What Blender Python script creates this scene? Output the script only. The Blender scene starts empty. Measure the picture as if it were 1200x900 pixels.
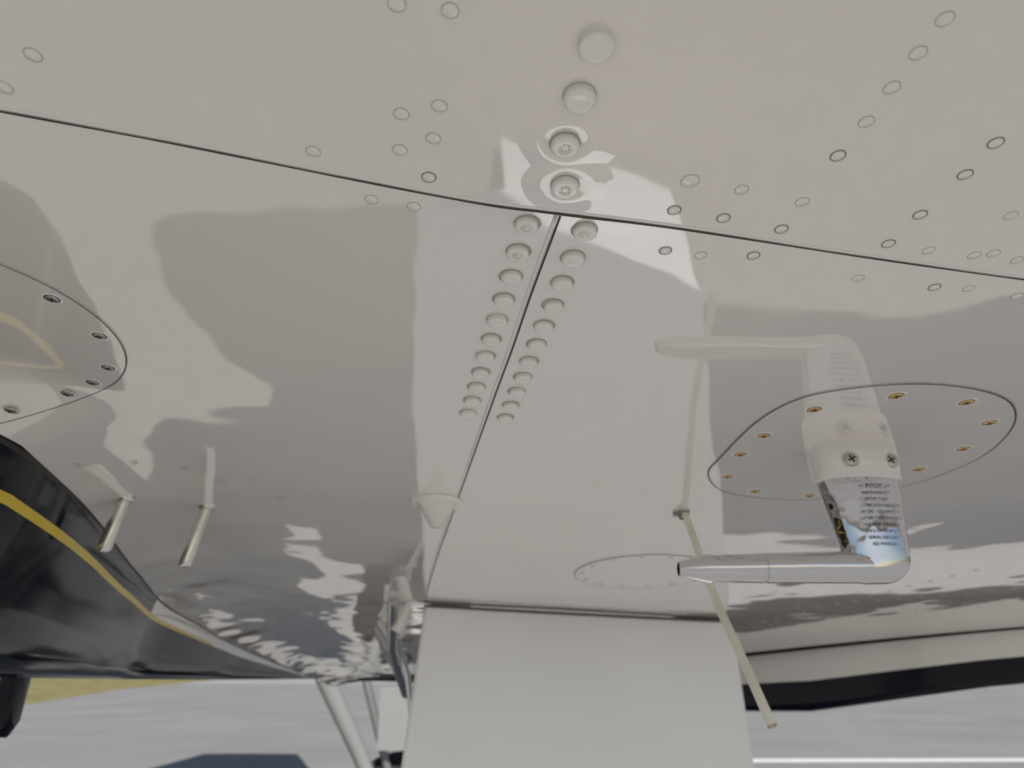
import bpy, math, random
import bmesh
from mathutils import Matrix, Vector, noise
random.seed(7)
sc=bpy.context.scene
sc.view_settings.view_transform='Standard'; sc.view_settings.look='None'; sc.view_settings.exposure=0
HC=1.27; DELTA=math.radians(5.9)
M=Matrix.Translation((0,0,HC))@Matrix.Rotation(-DELTA,4,'X')   # aircraft attitude (belly slopes gently)
TOP=0.28

# ---------------------------------------------------------------- materials
def mat(name,col,rough=.4,metal=0,coat=0,bump=None,var=None,ior=1.5,trans=0,spec=.5):
    m=bpy.data.materials.new(name); m.use_nodes=True; nt=m.node_tree; b=nt.nodes['Principled BSDF']
    b.inputs['Base Color'].default_value=(*col,1); b.inputs['Roughness'].default_value=rough
    b.inputs['Metallic'].default_value=metal; b.inputs['Coat Weight'].default_value=coat
    b.inputs['Coat Roughness'].default_value=.02; b.inputs['IOR'].default_value=ior
    b.inputs['Transmission Weight'].default_value=trans; b.inputs['Specular IOR Level'].default_value=spec
    tc=nt.nodes.new('ShaderNodeTexCoord')
    if var:
        n=nt.nodes.new('ShaderNodeTexNoise'); n.inputs['Scale'].default_value=var[0]; n.inputs['Detail'].default_value=4
        nt.links.new(tc.outputs['Object'],n.inputs['Vector'])
        r=nt.nodes.new('ShaderNodeValToRGB'); r.color_ramp.elements[0].position=.3; r.color_ramp.elements[1].position=.7
        r.color_ramp.elements[0].color=(*[x*(1-var[1]) for x in col],1); r.color_ramp.elements[1].color=(*[min(1,x*(1+var[1])) for x in col],1)
        nt.links.new(n.outputs['Fac'],r.inputs['Fac']); nt.links.new(r.outputs['Color'],b.inputs['Base Color'])
    if bump:
        prev=None
        for (s,d,det) in bump:
            n=nt.nodes.new('ShaderNodeTexNoise'); n.inputs['Scale'].default_value=s; n.inputs['Detail'].default_value=det
            nt.links.new(tc.outputs['Object'],n.inputs['Vector'])
            bp=nt.nodes.new('ShaderNodeBump'); bp.inputs['Strength'].default_value=1; bp.inputs['Distance'].default_value=d
            nt.links.new(n.outputs['Fac'],bp.inputs['Height'])
            if prev: nt.links.new(prev.outputs['Normal'],bp.inputs['Normal'])
            prev=bp
        nt.links.new(prev.outputs['Normal'],b.inputs['Normal'])
        if coat: nt.links.new(prev.outputs['Normal'],b.inputs['Coat Normal'])
    return m
SKIN=mat('white_gloss_paint',(.77,.735,.695),.04,0,1,bump=[(3.2,.0055,1),(11,.0007,1)],ior=1.78,var=(2.2,.025))
SKIN.node_tree.nodes['Principled BSDF'].inputs['Coat IOR'].default_value=1.6
PAINT=mat('white_paint_parts',(.80,.775,.74),.10,0,.6,ior=1.55)
LEG=mat('gear_leg_paint',(.27,.27,.265),.4,0,.1)
DOORM=mat('door_white_paint',(.87,.88,.895),.25,0,.15,bump=[(4,.002,1)],var=(2.5,.035))
RING=mat('rivet_edge_grime',(.26,.24,.22),.5)
SEAM=mat('seam_sealant_dark',(.05,.045,.04),.6)
BRASS=mat('brass_screw',(.62,.42,.17),.38,.45)
STEEL=mat('steel_screw',(.5,.49,.47),.3,.8)
DARK=mat('dark_recess',(.015,.013,.012),.6)
CHROME=mat('polished_metal',(.62,.62,.64),.04,1,bump=[(25,.0012,2)])
NAVY=mat('navy_gloss_paint',(.004,.005,.012),.10,0,0,bump=[(3,.003,1)],ior=1.33)
YEL=mat('yellow_stripe_paint',(.68,.50,.03),.25,0,.2)
HOSE=mat('cream_hose',(.80,.77,.66),.3,var=(30,.10))
TEXTM=mat('engraved_text',(.07,.07,.08),.5)
RUB=mat('tyre_rubber',(.02,.02,.02),.8,bump=[(60,.001,3)])
GREY=mat('grey_metal',(.30,.30,.30),.4,.6)
LGR=mat('light_grime',(.42,.39,.35),.4); PEDGE=mat('paint_edge',(.55,.525,.49),.3)

# ---------------------------------------------------------------- helpers
class Acc:
    def __init__(s): s.v=[]; s.f=[]; s.m=[]
    def add(s,vs,fs,mi=0):
        o=len(s.v); s.v+= [tuple(x) for x in vs]; s.f+=[tuple(i+o for i in f) for f in fs]; s.m+=[mi]*len(fs)
def make(name,acc,mats,parent=None,smooth=True,world=False,autos=None):
    me=bpy.data.meshes.new(name); me.from_pydata(acc.v,[],acc.f)
    for m in mats: me.materials.append(m)
    for p,mi in zip(me.polygons,acc.m): p.material_index=mi; p.use_smooth=smooth
    me.update()
    ob=bpy.data.objects.new(name,me); sc.collection.objects.link(ob)
    if parent: ob.parent=parent
    elif not world: ob.matrix_world=M
    if autos is not None:
        bm=bmesh.new(); bm.from_mesh(me); bmesh.ops.recalc_face_normals(bm,faces=bm.faces)
        for e in bm.edges:
            if len(e.link_faces)==2 and e.calc_face_angle(0)>autos: e.smooth=False
        bm.to_mesh(me); bm.free()
    return ob
def empty(name,world=False):
    e=bpy.data.objects.new(name,None); sc.collection.objects.link(e); e.empty_display_size=.1
    if not world: e.matrix_world=M
    return e
def lerp_tab(t,x):
    if x<=t[0][0]: return t[0][1]
    for (x0,y0),(x1,y1) in zip(t,t[1:]):
        if x<=x1:
            k=(x-x0)/(x1-x0); return y0+(y1-y0)*k
    return t[-1][1]
ET=[(-.15,-.62),(.3,-.60),(.46,-.555),(.56,-.43),(.8,-.475),(1.1,-.56),(1.4,-.64),(2.0,-.70),(3.3,-.72)]
def E(b):  # left edge of belly, softened
    return sum(lerp_tab(ET,b+d) for d in (-.06,-.03,0,.03,.06))/5
FT=[(-.8,3.19),(.1,3.13),(.5,2.70),(.86,2.25),(1.17,1.93),(1.54,1.66),(2.24,1.35),(3.0,1.15)]
def F(a): return sum(lerp_tab(FT,a+d) for d in (-.1,-.05,0,.05,.1))/5
NT=[(.30,-.15),(.55,.18),(.80,.50),(1.2,.55),(3,.55)]  # unseen near edge, shaped so sun reaches the door with a slanted shadow
def B0(a): return sum(lerp_tab(NT,a+d) for d in (-.06,-.03,0,.03,.06))/5
def skin(a,b):
    e=E(b); w=.12+.05*min(1,max(0,b-.6)); t=max(0,min(1.2,(e+w-a)/w))
    g=max(0,min(1,(-.28-a)/.25))*max(0,min(1,(b-.55)/.3))
    rip=0
    if g>0: rip=.0030*noise.noise(Vector((a*9,b*5,3)))+.0012*noise.noise(Vector((a*24,b*15,9)))
    return TOP-.030*t**2.2+rip*g
def lathe(prof,n=24):
    vs=[];fs=[]
    for r,d in prof:
        for i in range(n):
            t=2*math.pi*i/n; vs.append((r*math.cos(t),r*math.sin(t),-d))
    for k in range(len(prof)-1):
        for i in range(n):
            j=(i+1)%n; fs.append((k*n+i,k*n+j,(k+1)*n+j,(k+1)*n+i))
    if prof[-1][0]>0: fs.append(tuple((len(prof)-1)*n+i for i in range(n)))
    return vs,fs
def at(vs,a,b,c=None,rot=0):
    if c is None: c=skin(a,b)
    cr,sr=math.cos(rot),math.sin(rot)
    return [(a+x*cr-y*sr,b+x*sr+y*cr,c+z) for x,y,z in vs]
def strip(pts,w,off,acc,mi=0,n=1,closed=False):
    P=pts; N=len(P); vs=[];fs=[]
    for i,(a,b) in enumerate(P):
        p0=P[(i-1)%N] if (closed or i>0) else P[i]; p1=P[(i+1)%N] if (closed or i<N-1) else P[i]
        d=Vector((p1[0]-p0[0],p1[1]-p0[1])).normalized(); nx,ny=-d.y,d.x
        ww=w(i/N) if callable(w) else w
        for s in (-.5,.5):
            x,y=a+nx*ww*s,b+ny*ww*s; vs.append((x,y,skin(x,y)-off))
    for i in range(N if closed else N-1):
        j=(i+1)%N; fs.append((2*i,2*i+1,2*j+1,2*j))
    acc.add(vs,fs,mi)
def catmull(P,n=10,closed=False):
    out=[];N=len(P)
    rng=range(N if closed else N-1)
    for i in rng:
        g=lambda k:(P[k%N] if closed else P[max(0,min(N-1,k))])
        p0,p1,p2,p3=g(i-1),g(i),g(i+1),g(i+2)
        for s in range(n):
            t=s/n
            out.append(tuple(.5*((2*p1[k])+(-p0[k]+p2[k])*t+(2*p0[k]-5*p1[k]+4*p2[k]-p3[k])*t*t+(-p0[k]+3*p1[k]-3*p2[k]+p3[k])*t**3) for k in range(len(p1))))
    if not closed: out.append(tuple(P[-1]))
    return out
def tube(pts,rad,acc,mi=0,n=12,cap=True):
    pts=[Vector(p) for p in pts]; vs=[];fs=[]
    up=Vector((0.13,0.3,1)).normalized()
    for i,p in enumerate(pts):
        d=(pts[min(i+1,len(pts)-1)]-pts[max(i-1,0)]).normalized()
        x=d.cross(up)
        if x.length<1e-3: x=d.cross(Vector((1,0,0)))
        x.normalize(); y=x.cross(d)
        r=rad[i] if isinstance(rad,(list,tuple)) else rad
        for k in range(n):
            t=2*math.pi*k/n; vs.append(p+x*r*math.cos(t)+y*r*math.sin(t))
    for i in range(len(pts)-1):
        for k in range(n):
            j=(k+1)%n; fs.append((i*n+k,i*n+j,(i+1)*n+j,(i+1)*n+k))
    if cap: fs.append(tuple(range(n))); fs.append(tuple((len(pts)-1)*n+k for k in range(n)))
    acc.add(vs,fs,mi)
def box(lo,hi,acc,mi=0):
    x0,y0,z0=lo;x1,y1,z1=hi
    vs=[(x0,y0,z0),(x1,y0,z0),(x1,y1,z0),(x0,y1,z0),(x0,y0,z1),(x1,y0,z1),(x1,y1,z1),(x0,y1,z1)]
    acc.add(vs,[(0,3,2,1),(4,5,6,7),(0,1,5,4),(1,2,6,5),(2,3,7,6),(3,0,4,7)],mi)

jet=empty('business_jet')
# ---------------------------------------------------------------- belly skin
big=[(.037,.223,1.16),(.032,.252,1.1),(.027,.282,1.05),(.029,.313,1.1)]
A=Acc(); NU,NV=200,210; vs=[];fs=[]
for j in range(NV+1):
    v=(j/NV)**1.2
    for i in range(NU+1):
        u=i/NU; u=u**1.8
        a0=-.6+3.6*u; b=B0(a0)+(F(a0)-B0(a0))*v; e=E(b); a=e+(3.0-e)*u
        vs.append((a,b,skin(a,b)))
for j in range(NV):
    for i in range(NU):
        k=j*(NU+1)+i; fs.append((k,k+NU+1,k+NU+2,k+1))
A.add(vs,fs); belly=make('belly_skin',A,[SKIN],jet)
# drawn-in dimples of the sheet around the big fasteners
A=Acc()
for i,(a,b,s) in enumerate(big):
    if i<2: continue
    v2,f2=lathe([(.027,-.0001),(.024,.00006),(.0195,.0003),(.0155,.0007),(.012,.0008),(.009,.0005),(.006,.0004)],48)
    v2=[(x*(1+.25*noise.noise(Vector((x*40,y*40,i)))),y,z) for x,y,z in v2]
    A.add(at(v2,a+.001,b),f2)
make('skin_dimples',A,[SKIN],jet)

per=[]
for k in range(60):
    b=-.15+(3.19+.15)*k/59; e=E(b); cb=.0874*b
    drop=max(.0,(skin(e,b)-cb))
    if b<.62: drop=.19*max(0,min(1,(b+.15)/.7))+.012
    per.append((e,b,drop))
for k in range(1,60):
    u=k/59; a=-.72+3.72*u; b=F(a)
    drop=lerp_tab([(-.7,.004),(-.3,.02),(.2,.09),(.55,.145),(.86,.165),(1.17,.125),(1.54,.10),(2.24,.05),(3,.03)],a)
    per.append((a,b,max(drop,.006)))
for k in range(1,6): per.append((3.0,1.15-.6*k/6,.02))
for k in range(0,60):
    u=k/60; a=3.0+(-.62-3.0)*u; per.append((a,B0(a),.012))
cx,cy=.9,1.2
def off(a,b,d):
    v=Vector((a-cx,b-cy)); v=v.normalized() if v.length else v
    return a+v.x*d,b+v.y*d
N=len(per)
bands=[0,.03,.205,.255,.52,.65,.85,.95,1.0]
outw=[0,.0,.006,.008,.018,.022,.026,.034,.05]
A=Acc(); rings=[]
for f,o in zip(bands,outw):
    R=[]
    for a,b,d in per:
        x,y=off(a,b,o*min(1,d/.08)); R.append((x,y,skin(a,b)+.0005-d*f))
    rings.append(R)
for o,h in ((.10,.01),(.17,.08),(.22,.22),(.18,.42),(.0,.58),(-.35,.66)):
    R=[]
    for a,b,d in per:
        x,y=off(a,b,o); R.append((x,y,TOP+h-(d if h<.05 else d*.3)))
    rings.append(R)
for k in range(len(rings)-1):
    for i in range(N):
        j=(i+1)%N
        a,b,d=per[i]
        left = i<60
        if left:
            if k==0: mi=2
            elif k==1: mi=1 if b<1.3 else 0
            elif k==2: mi=3 if b<1.75 else 0
            elif k<10: mi=1
            else: mi=0
        elif i<119:
            mi=0 if (k<4 and a>.1) else (1 if k<10 else 0)
            if k==0: mi=2
        else: mi=0
        A.add([rings[k][i],rings[k][j],rings[k+1][j],rings[k+1][i]],[(0,1,2,3)],mi)
A.add(rings[-1],[tuple(range(N))],0)
hull=make('belly_fairing',A,[PAINT,NAVY,SEAM,YEL],jet)
bm=bmesh.new(); bm.from_mesh(hull.data); bmesh.ops.remove_doubles(bm,verts=bm.verts,dist=1e-5); bmesh.ops.recalc_face_normals(bm,faces=bm.faces); bm.to_mesh(hull.data); bm.free()

A=Acc(); vs=[];fs=[];n=48
st=[(-7,.05),(-6.6,.35),(-5.8,.7),(-4.5,.95),(-3,1.0),(0,1.0),(4,1.0),(6,.85),(8,.5),(9.5,.12)]
for x,r in st:
    for k in range(n):
        t=2*math.pi*k/n; vs.append((x,1.45+.03*x+r*math.cos(t)*.62,.86+r*math.sin(t)*.42))
for i in range(len(st)-1):
    for k in range(n):
        j=(k+1)%n; fs.append((i*n+k,i*n+j,(i+1)*n+j,(i+1)*n+k))
fs.append(tuple(range(n))); fs.append(tuple((len(st)-1)*n+k for k in range(n)))
A.add(vs,fs); make('fuselage_tube',A,[PAINT],jet,autos=1.0)
A=Acc(); secs=[(1.3,-4.6,-.9,.95,.30),(5.3,-4.2,-1.1,.95,.22),(9.7,-4.15,-2.7,.95,.10)]; vs=[];fs=[];n=24  # unseen wing, added and sized so its shadow falls on the apron
for b,x0,x1,c,th in secs:
    for k in range(n):
        t=2*math.pi*k/n; vs.append(((x0+x1)/2+(x1-x0)/2*math.cos(t),b,c+.103*b+th/2*math.sin(t)*(1-.4*math.cos(t))))
for i in range(2):
    for k in range(n):
        j=(k+1)%n; fs.append((i*n+k,i*n+j,(i+1)*n+j,(i+1)*n+k))
fs.append(tuple(range(n))); fs.append(tuple(2*n+k for k in range(n)))
A.add(vs,fs); make('shadow_wing',A,[PAINT],jet,autos=1.0)

# ---------------------------------------------------------------- seams
mm=lambda s:[tuple(float(x)/1000 for x in p.split(',')) for p in s.split()]
A=Acc()
lat=mm('-560,189 -300,247 -249,261 -174,282 -92,307 -19,328 27,337 101,351 214,377 336,403 469,428 600,458')
LAT=catmull(lat,8); strip(LAT,lambda t:.0012+.0011*math.exp(-((t-.55)/.09)**2)+.0002*math.sin(t*70),.0005,A)
lon=mm('28,339 13,420 0,497 -16,585 -63,851 -124,1200 -177,1532')
LON=catmull(lon,8); strip(LON,.0014,.0005,A)
strip(catmull([(-.19,1.53),(.15,1.625),(.49,1.735)],8),.010,.0006,A)
make('panel_seams',A,[SEAM],jet,smooth=False)
A=Acc()
tube([(a-.0026,b,skin(a,b)+.0002) for a,b in LON],.0013,A,0,8)
tube([(a,b-.0024,skin(a,b)+.0004) for a,b in LAT],.0012,A,0,8)
make('lap_edge',A,[PAINT],jet)

# ---------------------------------------------------------------- raised rivets
rv_prof=[(.0074,-.0003),(.0070,.0002),(.0069,.0008),(.0071,.0020),(.0070,.0029),(.0066,.0034),(.0060,.0037),(.0050,.0038),(.0030,.0036),(.001,.0035)]
A=Acc()
pv,pf=lathe(rv_prof,30)
pts=[(.009-.0049*k,.346+.0268*k) for k in range(11)]+[(.043-.0049*k,.352+.0272*k) for k in range(11)]
for i,(a,b) in enumerate(pts):
    s=random.uniform(.95,1.05); tl=random.uniform(-.05,.05); tm=random.uniform(-.05,.05)
    A.add(at([(x*s,y*s,z*s+x*tl+y*tm) for x,y,z in pv],a+random.uniform(-.0006,.0006),b+random.uniform(-.0006,.0006)),pf)
for a,b,s in big: A.add(at([(x*s,y*s,z*1.15-.0001) for x,y,z in pv],a,b),pf)
sl=Acc()
for a,b in [(.029,.313),(.027,.282),(.009,.346),(.043,.352),(.004,.373),(.0381,.3792)]:
    h=.0044 if b<.32 else .0037
    v2,f2=lathe([(.0040,-.0002),(.0036,.0001),(.0030,-.0002)],24); sl.add(at(v2,a,b,skin(a,b)-h+.0001),f2[:-1])
    for q in range(6):
        t=q*2*math.pi/6+a*90
        v2,f2=lathe([(.0008,0),(.0006,.0003)],8); sl.add(at(v2,a+.0022*math.cos(t),b+.0022*math.sin(t),skin(a,b)-h+.0003),f2)
make('domed_rivets',A,[PAINT],jet)
make('rivet_head_marks',sl,[PEDGE],jet)
A=Acc()
for a,b in pts+[(x,y) for x,y,_ in big]:
    v2,f2=lathe([(.0082,.00015),(.0070,.0005)],28); f2=f2[:-1]; A.add(at(v2,a,b,skin(a,b)-(.0005 if .26<b<.32 else 0)),f2)
make('rivet_edge_grime_rings',A,[LGR],jet)

# ---------------------------------------------------------------- flush rivets
flush=mm('-79,325 -45,307 -56,331 -103,288 -58,287 -54,263 -35,258 -40,279 -238,247 -48,204 -26,207 -214,229 97,310 93,334 95,372 118,377 123,341 127,317 151,377 160,351 164,327 170,291 175,268 178,247 181,228 184,211 230,365 236,338 244,305 247,282 258,372 289,377 289,339 227,402 282,412 306,414 319,382 344,423 300,375')
strong={1,13,14,16,18,19,21,26,27,28,29,34}
A=Acc();B=Acc();C=Acc()
for i,(a,b) in enumerate(flush):
    r=.0038 if i!=12 else .005
    if i in strong:
        v2,f2=lathe([(r+.00030,.0004),(r,.0006),(r-.0003,.0004)],26); A.add(at(v2,a,b),f2[:-1])
        v2,f2=lathe([(r-.0004,.0003),(r-.0010,.00065),(.0005,.0007)],26)
    else:
        v2,f2=lathe([(r+.00016,.0002),(r,.0004),(r-.00014,.0003)],26); B.add(at(v2,a,b),f2[:-1])
        v2,f2=lathe([(r-.0003,.0002),(r-.0009,.00045),(.0005,.0005)],26)
    C.add(at(v2,a,b),f2)
rows=[]
def row(p,q,n):
    for k in range(n):
        t=k/(n-1); rows.append((p[0]+(q[0]-p[0])*t,p[1]+(q[1]-p[1])*t))
row((.584,1.091),(.90,1.01),12); row((.855,1.70),(1.25,1.35),14); row((.60,1.60),(1.1,1.30),16); row((.50,2.0),(.78,1.25),18); row((.55,1.9),(1.0,1.5),14)
row((-.356,.757),(-.435,.695),3); row((-.33,.80),(-.28,.86),2)
for a,b in rows:
    v2,f2=lathe([(.0046,.0004),(.0042,.0007),(.0033,.0004)],14); B.add(at(v2,a,b),f2[:-1])
make('flush_rivets',A,[RING],jet); make('flush_rivets_painted',B,[PEDGE],jet); make('flush_rivet_heads',C,[PAINT],jet)

# ---------------------------------------------------------------- access panels
def screw(acc,a,b,r,mhead,dimple=True):
    rot=random.random()*1.5
    if dimple:
        v2,f2=lathe([(r*1.5,.0009),(r*1.35,.0012),(r*1.10,.0010)],20); acc.add(at(v2,a,b),f2[:-1],0)
    v2,f2=lathe([(r*1.0,.0009),(r*.95,.0014),(r*.6,.0017),(.0002,.0018)],20); acc.add(at(v2,a,b),f2,mhead)
    c=skin(a,b)-.0019
    for q in (0,math.pi/2):
        w,l=r*.13,r*.55
        acc.add(at([(-l,-w,0),(l,-w,0),(l,w,0),(-l,w,0)],a,b,c-(.0001 if q else 0),rot+q),[(0,1,2,3)],2)
    v2,f2=lathe([(r*1.09,.0010),(r*.99,.0012)],20); acc.add(at(v2,a,b),f2[:-1],2)
def panel(name,outline,screws,r,mhead,w=.0014):
    e=empty(name); A=Acc(); 
    strip(outline,w,.0011,A,0,closed=True); o=make('edge_gap',A,[SEAM],e,smooth=False)
    cxx=sum(p[0] for p in outline)/len(outline); cyy=sum(p[1] for p in outline)/len(outline)
    A=Acc(); n=len(outline); vs=[]
    for f,d in ((.996,-.0005),(.994,.0008),(.85,.0008),(.7,.0008),(.4,.0008),(.1,.0008)):
        for a,b in outline:
            x,y=cxx+(a-cxx)*f,cyy+(b-cyy)*f; vs.append((x,y,skin(x,y)-d))
    fs=[]
    for k in range(5):
        for i in range(n):
            j=(i+1)%n; fs.append((k*n+i,k*n+j,(k+1)*n+j,(k+1)*n+i))
    fs.append(tuple(5*n+i for i in range(n))); A.add(vs,fs); make('cover_plate',A,[SKIN],e,autos=.3)
    A=Acc()
    for a,b in screws: screw(A,a,b,r,mhead)
    make('screws',A,[PAINT,BRASS,DARK,STEEL],e,autos=.9)
outR=catmull(mm('217,776 218,724 228,635 250,584 290,562 344,554 402,567 445,596 475,646 489,712 479,768 455,815 410,850 353,866 294,858 245,830'),6,True)
panel('access_panel',outR,mm('272,605 333,577 401,590 447,635 458,700 442,760 245,666 236,716 240,784 286,835 356,851'),.0060,1)
cL=(-.412,.465)
outL=[(cL[0]+.118*math.cos(2*math.pi*k/80),cL[1]+.118*math.sin(2*math.pi*k/80)) for k in range(80)]
panel('access_panel',outL,[(cL[0]+.106*math.cos(t),cL[1]+.106*math.sin(t)) for t in (-.39,.09,.60,.95,1.25,1.7,2.3,2.9,3.5,4.1,4.8,5.3)],.0048,3,.0009)
outM=[(.225+.118*math.cos(2*math.pi*k/80),1.27+.128*math.sin(2*math.pi*k/80)) for k in range(80)]
panel('access_panel',outM,[(.225+.104*math.cos(t*.45),1.27+.114*math.sin(t*.45)) for t in range(14)],.004,0,.0012)

# ---------------------------------------------------------------- pitot tube
e=empty('pitot_tube'); pa,pb=.347,.708
def oval(ca,cb,c,ra,rb,n=40,p=2.3):
    o=[]
    for k in range(n):
        t=2*math.pi*k/n; x=math.cos(t); y=math.sin(t)
        o.append((ca+ra*math.copysign(abs(x)**(2/p),x),cb+rb*math.copysign(abs(y)**(2/p),y),c))
    return o
def loft(R,acc,mi=0,cap0=False,cap1=True):
    n=len(R[0]); vs=[p for r in R for p in r]; fs=[]
    for k in range(len(R)-1):
        for i in range(n):
            j=(i+1)%n; fs.append((k*n+i,k*n+j,(k+1)*n+j,(k+1)*n+i))
    if cap0: fs.append(tuple(range(n)))
    if cap1: fs.append(tuple((len(R)-1)*n+i for i in range(n)))
    acc.add(vs,fs,mi)
A=Acc(); T=TOP
loft([oval(pa,pb,T+.001,.0452,.0235),oval(pa,pb,T-.003,.0450,.0232),oval(pa,pb,T-.0335,.0432,.0222),oval(pa,pb,T-.035,.0422,.0212),oval(pa,pb,T-.035,.038,.018)],A)
make('mast_collar',A,[PAINT],e,autos=.7)
A=Acc(); R=[]
for c,l,r,tb in ((.038,.0405,.0395,.0195),(.060,.0370,.0380,.0185),(.080,.0335,.0365,.0175),(.096,.0310,.0355,.0168),(.106,.0300,.0345,.0162),(.114,.030,.0330,.0155),(.121,.030,.0300,.0150),(.127,.028,.0250,.0135),(.1315,.024,.0185,.0105),(.1340,.018,.011,.006),(.1345,.012,.004,.002)):
    R.append(oval(pa+(r-l)/2,pb,T-c,(l+r)/2,tb,40,2.15))
R.insert(0,oval(pa,pb,T-.034,.0405,.0195,40,2.15))
loft(R,A)
make('mast',A,[CHROME],e,autos=.9)
A=Acc(); c=T-.1185
pr=[(pa+.012,.0140),(pa-.02,.0152),(pa-.09,.0142),(pa-.1065,.0141),(pa-.107,.0132),(pa-.109,.0132),(pa-.1095,.0138),(pa-.150,.0128),(.189,.0127),(.1885,.0138),(.186,.0138),(.160,.0074),(.1585,.0066)]
xs=[(p[0],pb,c-.002*(pa-p[0])/.19) for p in pr]
vs=[];n=32
for (x,y,z),(_,r) in zip(xs,pr):
    for k in range(n):
        t=2*math.pi*k/n; vs.append((x,y+r*math.cos(t),z+r*math.sin(t)))
fs=[]
for i in range(len(pr)-1):
    for k in range(n):
        j=(k+1)%n; fs.append((i*n+k,i*n+j,(i+1)*n+j,(i+1)*n+k))
fs.append(tuple(range(n)))
A.add(vs,fs)
make('probe_tube',A,[CHROME],e,autos=.35)
A=Acc(); z=xs[-1][2]
ring=lambda x,r:[(x,pb+r*math.cos(2*math.pi*k/24),z+r*math.sin(2*math.pi*k/24)) for k in range(24)]
loft([ring(.1586,.0066),ring(.158,.005),ring(.165,.0045),ring(.18,.004)],A); make('inlet_opening',A,[DARK],e)
A=Acc()
for dx in (-.012,.0285):
    yy=pb-.0222*(1-abs(dx/.0442)**2.3)**(1/2.3)
    nrm=Vector((dx*1.0*.25,-1,0)).normalized()
    rot=nrm.to_track_quat('Z','Y').to_matrix()
    for prof,mi in (([(.0088,0),(.0082,.0012),(.0075,.0005)],0),([(.0072,.0),(.0068,.0012),(.004,.0020),(.0003,.0021)],3)):
        v2,f2=lathe([(r,-d) for r,d in prof],22)
        if mi==0: f2=f2[:-1]
        A.add([rot@Vector(v)+Vector((pa+dx,yy-.0002,T-.0175)) for v in v2],f2,mi)
    for q in (0,1):
        w,l=.0009,.0042; qd=[(-l,-w),(l,-w),(l,w),(-l,w)]
        A.add([rot@(Matrix.Rotation(.5+q*math.pi/2,3,'Z')@Vector((x,y,.0023+.0001*q)))+Vector((pa+dx,yy,T-.0175)) for x,y in qd],[(0,1,2,3)],2)
make('collar_screws',A,[PAINT,BRASS,DARK,STEEL],e,autos=.9)
lines=["=/ PITOT /=","INSTRUMENTS","PITOT TUBE","ELECTRICALLY HEATED","28V DC  135 WATTS","HEATER TYPE ANTI-ICE","FAA PMA  P/N 0851","MFG DATE 04 12","SERIAL NO 2217","SEE MANUAL"]
A=Acc(); zz=.043
for i,s in enumerate(lines):
    cu=bpy.data.curves.new('t','FONT'); cu.body=s; cu.align_x='CENTER'; cu.size=.0062 if i==0 else .0042; cu.resolution_u=3
    to=bpy.data.objects.new('t',cu); sc.collection.objects.link(to); dg=bpy.context.evaluated_depsgraph_get(); dg.update()
    me=to.evaluated_get(dg).to_mesh()
    vs=[]
    hw=.037-.09*(zz-.04); tb=.0190-.045*(zz-.04)
    for v in me.vertices:
        x=v.co.x; zc=T-zz+v.co.y-.003
        y=pb-tb*(max(0,1-abs(x/(hw+.002))**2.15))**(1/2.15)-.0012
        vs.append((pa+.006+x,y,zc))
    A.add(vs,[tuple(p.vertices) for p in me.polygons])
    bpy.data.objects.remove(to); zz+=.0062
make('data_text',A,[TEXTM],e,smooth=False)

# ---------------------------------------------------------------- drain hose
e=empty('drain_hose'); A=Acc()
P=catmull([(.219,.920,.285),(.2235,.905,.25),(.232,.872,.17),(.244,.838,.10),(.256,.801,.027)],8)
tube(P,[.0042+.0009*i/len(P) for i in range(len(P))],A,0,16,False)
make('hose',A,[HOSE],e)
A=Acc(); Q=[Vector(P[-1]),Vector(P[-3])]
tube([Q[0]+(Q[1]-Q[0])*.05,Q[1]],.0035,A,0,12); make('bore',A,[mat('hose_end',(.5,.45,.3),.6)],e)
A=Acc(); v2,f2=lathe([(.0085,0),(.0085,.002),(.0065,.003),(.0062,.008),(.0050,.009)],20); A.add(at(v2,.219,.920,TOP),f2[:-1])
box((.207,.918,TOP-.0045),(.219,.926,TOP-.0005),A); make('clamp',A,[GREY],e,autos=.6)

e=empty('drain_fitting'); A=Acc()
v2,f2=lathe([(.032,0),(.032,.0022),(.0305,.003),(.0245,.0034),(.0225,.006),(.008,.030),(.0075,.033),(.0055,.033),(.005,.028)],32)
A.add(at(v2,-.092,.877),f2); make('cone',A,[PAINT],e,autos=.6)
for a,b in ((-.446,.822),(-.381,.894)):
    e=empty('drain_mast'); A=Acc(); c0=skin(a,b); L=c0-.204
    v2,f2=lathe([(.0105,-.002),(.010,.001),(.0085,.003)],20); A.add(at(v2,a,b),f2[:-1],0)
    R=[]
    for t,r in ((-.003,.0074),(L*.45,.0074),(L*.452,.0082),(L*.92,.0080),(L*.98,.0070),(L,.005)):
        R.append([(a-.18*t+r*math.cos(2*math.pi*k/20),b+r*math.sin(2*math.pi*k/20)*.9,c0-t) for k in range(20)])
    loft(R,A); make('tube',A,[mat('satin_metal',(.72,.71,.68),.18,.75)],e,autos=.9)

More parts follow.
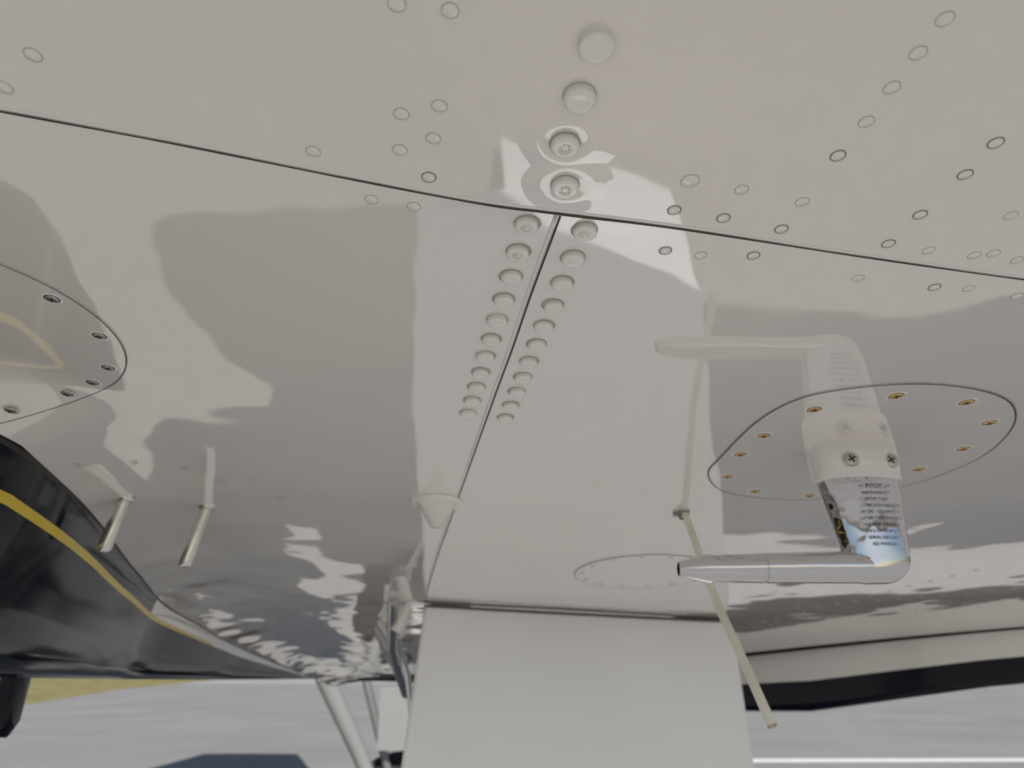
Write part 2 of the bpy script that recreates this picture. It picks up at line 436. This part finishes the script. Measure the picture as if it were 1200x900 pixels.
# ---------------------------------------------------------------- landing gear door
e=empty('landing_gear_door'); A=Acc()
LT=Vector((-.180,1.557,T-.008)); RT=Vector((.482,1.747,T-.008)); nrm=(RT-LT).cross(Vector((0,0,1))).normalized()
drop=1.31
def dp(u,d):
    L=LT+Vector((-.10*min(1,d/1.05)+.26*max(0,min(1,(d-1.07)/.03)),0,-d)); Rr=RT+Vector((.012*min(1,d/.03)+.02*d-.15*max(0,d-1.05),0.003,-d)); return L.lerp(Rr,u)+nrm*(-.012*math.sin(math.pi*u))
nu=24; DS=[1.07*k/26 for k in range(27)]+[1.10,1.14,1.20,1.26,1.31]; nv=len(DS)-1; F1=[]
for side in (0,1):
    for j in range(nv+1):
        for i in range(nu+1):
            F1.append(dp(i/nu,DS[j])+nrm*(.018 if side else 0))
s=(nu+1)*(nv+1); fs=[]
for j in range(nv):
    for i in range(nu):
        k=j*(nu+1)+i; fs.append((k,k+1,k+nu+2,k+nu+1)); fs.append((s+k,s+k+nu+1,s+k+nu+2,s+k+1))
for i in range(nu): fs.append((i,s+i,s+i+1,i+1)); k=nv*(nu+1)+i; fs.append((k,k+1,s+k+1,s+k))
for j in range(nv): k=j*(nu+1); fs.append((k,k+nu+1,s+k+nu+1,s+k)); k+=nu; fs.append((k,s+k,s+k+nu+1,k+nu+1))
A.add(F1,fs); d=make('door_panel',A,[DOORM],e,autos=.6)
bv=d.modifiers.new('b','BEVEL'); bv.width=.004; bv.segments=2; bv.limit_method='ANGLE'
A=Acc(); tube([LT+Vector((.0,.004,.004)),RT+Vector((0,.004,.004))],.0030,A,0,10)
make('piano_hinge',A,[GREY],e)
e=empty('door_actuator'); A=Acc()
tube([(-.235,1.50,.275),(-.25,1.62,.20),(-.245,1.85,.13)],.011,A,0,12)
tube([(-.27,1.66,.275),(-.225,1.70,.16),(-.21,1.80,.02)],.007,A,0,12)
tube([(-.215,1.56,.275),(-.235,1.56,.225)],.014,A,1,14)
tube([(-.30,1.75,.278),(-.24,1.75,.19)],.009,A,1,12)
tube([(-.33,1.9,.278),(-.25,1.8,.16)],.012,A,0,12)
box((-.262,1.545,.245),(-.222,1.565,.279),A,1); box((-.262,1.575,.240),(-.25,1.62,.279),A,1)
make('linkage',A,[CHROME,PAINT],e,autos=.6)

# ---------------------------------------------------------------- landing gear (world coords)
e=empty('landing_gear',world=True); A=Acc()
tube([(-1.28,4.72,1.57),(-1.12,4.80,1.19),(-.92,4.88,.81),(-.80,4.93,.56),(-.68,4.95,.38)],[.065,.058,.048,.040,.04],A,0,16)
tube([(-1.0,4.9,1.5),(-.65,5.0,.38)],.026,A,1,14)
box((-.80,4.86,.80),(-.62,4.90,1.15),A,0)
make('leg',A,[LEG,GREY],e,world=True,autos=.7)
A=Acc(); vs=[];fs=[];n=40;prof=[(.14,-.07),(.18,-.085),(.27,-.085),(.34,-.065),(.39,-.02),(.39,.02),(.34,.065),(.27,.085),(.18,.085),(.14,.07)]
for k in range(n):
    t=2*math.pi*k/n
    for r,w in prof: vs.append((-.66+r*math.cos(t),5.05+w,.39+r*math.sin(t)))
m=len(prof)
for k in range(n):
    for i in range(m-1):
        j=(k+1)%n; fs.append((k*m+i,j*m+i,j*m+i+1,k*m+i+1))
A.add(vs,fs); make('tyre',A,[RUB],e,world=True)
A=Acc(); loft([[(-.66+r*math.cos(2*math.pi*k/24),5.05+y,.39+r*math.sin(2*math.pi*k/24)) for k in range(24)] for r,y in ((.05,-.09),(.13,-.06),(.145,-.055),(.145,.06),(.05,.08))],A,0,True,True)
make('wheel_hub',A,[GREY],e,world=True,autos=.6)
e=empty('blade_antenna'); A=Acc()
ba,bb=-.688,1.10; R=[]
for d,l,w,sh in ((-.06,.030,.012,0),(.04,.030,.012,0),(.058,.024,.009,-.004),(.062,.02,.006,-.004)):
    R.append([(ba+sh+w*math.cos(2*math.pi*k/20),bb+l*math.sin(2*math.pi*k/20),.085-d) for k in range(20)])
loft(R,A); make('blade',A,[NAVY],e,autos=.7)

# ---------------------------------------------------------------- ground
def flat(name,poly,z,m):
    A=Acc(); A.add([(x,y,z) for x,y in poly],[tuple(range(len(poly)))]); return make(name,A,[m],world=True,smooth=False)
def ground_mat(name,col):
    gm=mat(name,col,.95,var=(.35,.10),spec=.08); nt=gm.node_tree; b=nt.nodes['Principled BSDF']
    n2=nt.nodes.new('ShaderNodeTexNoise'); n2.inputs['Scale'].default_value=14; n2.inputs['Detail'].default_value=6
    tc=[n for n in nt.nodes if n.type=='TEX_COORD'][0]; nt.links.new(tc.outputs['Object'],n2.inputs['Vector'])
    mx=nt.nodes.new('ShaderNodeMixRGB'); mx.blend_type='MULTIPLY'; mx.inputs['Fac'].default_value=.35
    src=b.inputs['Base Color'].links[0].from_socket; nt.links.new(src,mx.inputs[1]); nt.links.new(n2.outputs['Fac'],mx.inputs[2]); nt.links.new(mx.outputs[0],b.inputs['Base Color'])
    return gm
flat('apron_ground',[(-900,-900),(900,-900),(900,900),(-900,900)],0,ground_mat('bounce_concrete',(.47,.455,.43)))  # unseen near ground, made paler to bounce more light onto the belly
flat('far_apron_asphalt',[(-300,7.6),(300,9.0),(300,60),(-300,60)],.004,ground_mat('darker_asphalt',(.355,.345,.33)))  # visible apron, added as a darker layer over the pale bounce ground
LINE=mat('painted_line_white',(.8,.8,.78),.8,var=(6,.06),spec=.1)
flat('apron_painted_line',[(1.5,11.5),(30,12.1),(30,12.5),(1.5,11.9)],.008,LINE)
GR=mat('dry_grass',(.27,.23,.10),.95,var=(.8,.35),spec=.05)
flat('grass_field',[(-15,21.7),(-22.5,46),(-45,160),(-500,500),(-500,21.7)],.012,GR)

# ---------------------------------------------------------------- light
w=bpy.data.worlds.new('World'); sc.world=w; w.use_nodes=True; nt=w.node_tree
sky=nt.nodes.new('ShaderNodeTexSky'); sky.sky_type='NISHITA'; sky.sun_disc=False
EL=math.radians(38); AZ=math.radians(168)
sky.sun_elevation=EL; sky.sun_rotation=AZ
bg=nt.nodes['Background']; bg.inputs['Strength'].default_value=.08; nt.links.new(sky.outputs[0],bg.inputs['Color'])
S=bpy.data.lights.new('Sun','SUN'); S.energy=5; S.angle=math.radians(.5); S.color=(1,.965,.92)
so=bpy.data.objects.new('Sun',S); sc.collection.objects.link(so)
sv=Vector((math.sin(AZ)*math.cos(EL),math.cos(AZ)*math.cos(EL),math.sin(EL)))
so.rotation_euler=sv.to_track_quat('Z','Y').to_euler()
cam=bpy.data.cameras.new('Camera'); co=bpy.data.objects.new('Camera',cam); sc.collection.objects.link(co)
co.location=(0,0,HC); co.rotation_euler=(math.radians(90+20.84),0,0)
cam.sensor_width=36; cam.lens=26.01; cam.clip_start=.01; cam.clip_end=3000
cam.dof.use_dof=True; cam.dof.focus_distance=.46; cam.dof.aperture_fstop=9
sc.camera=co
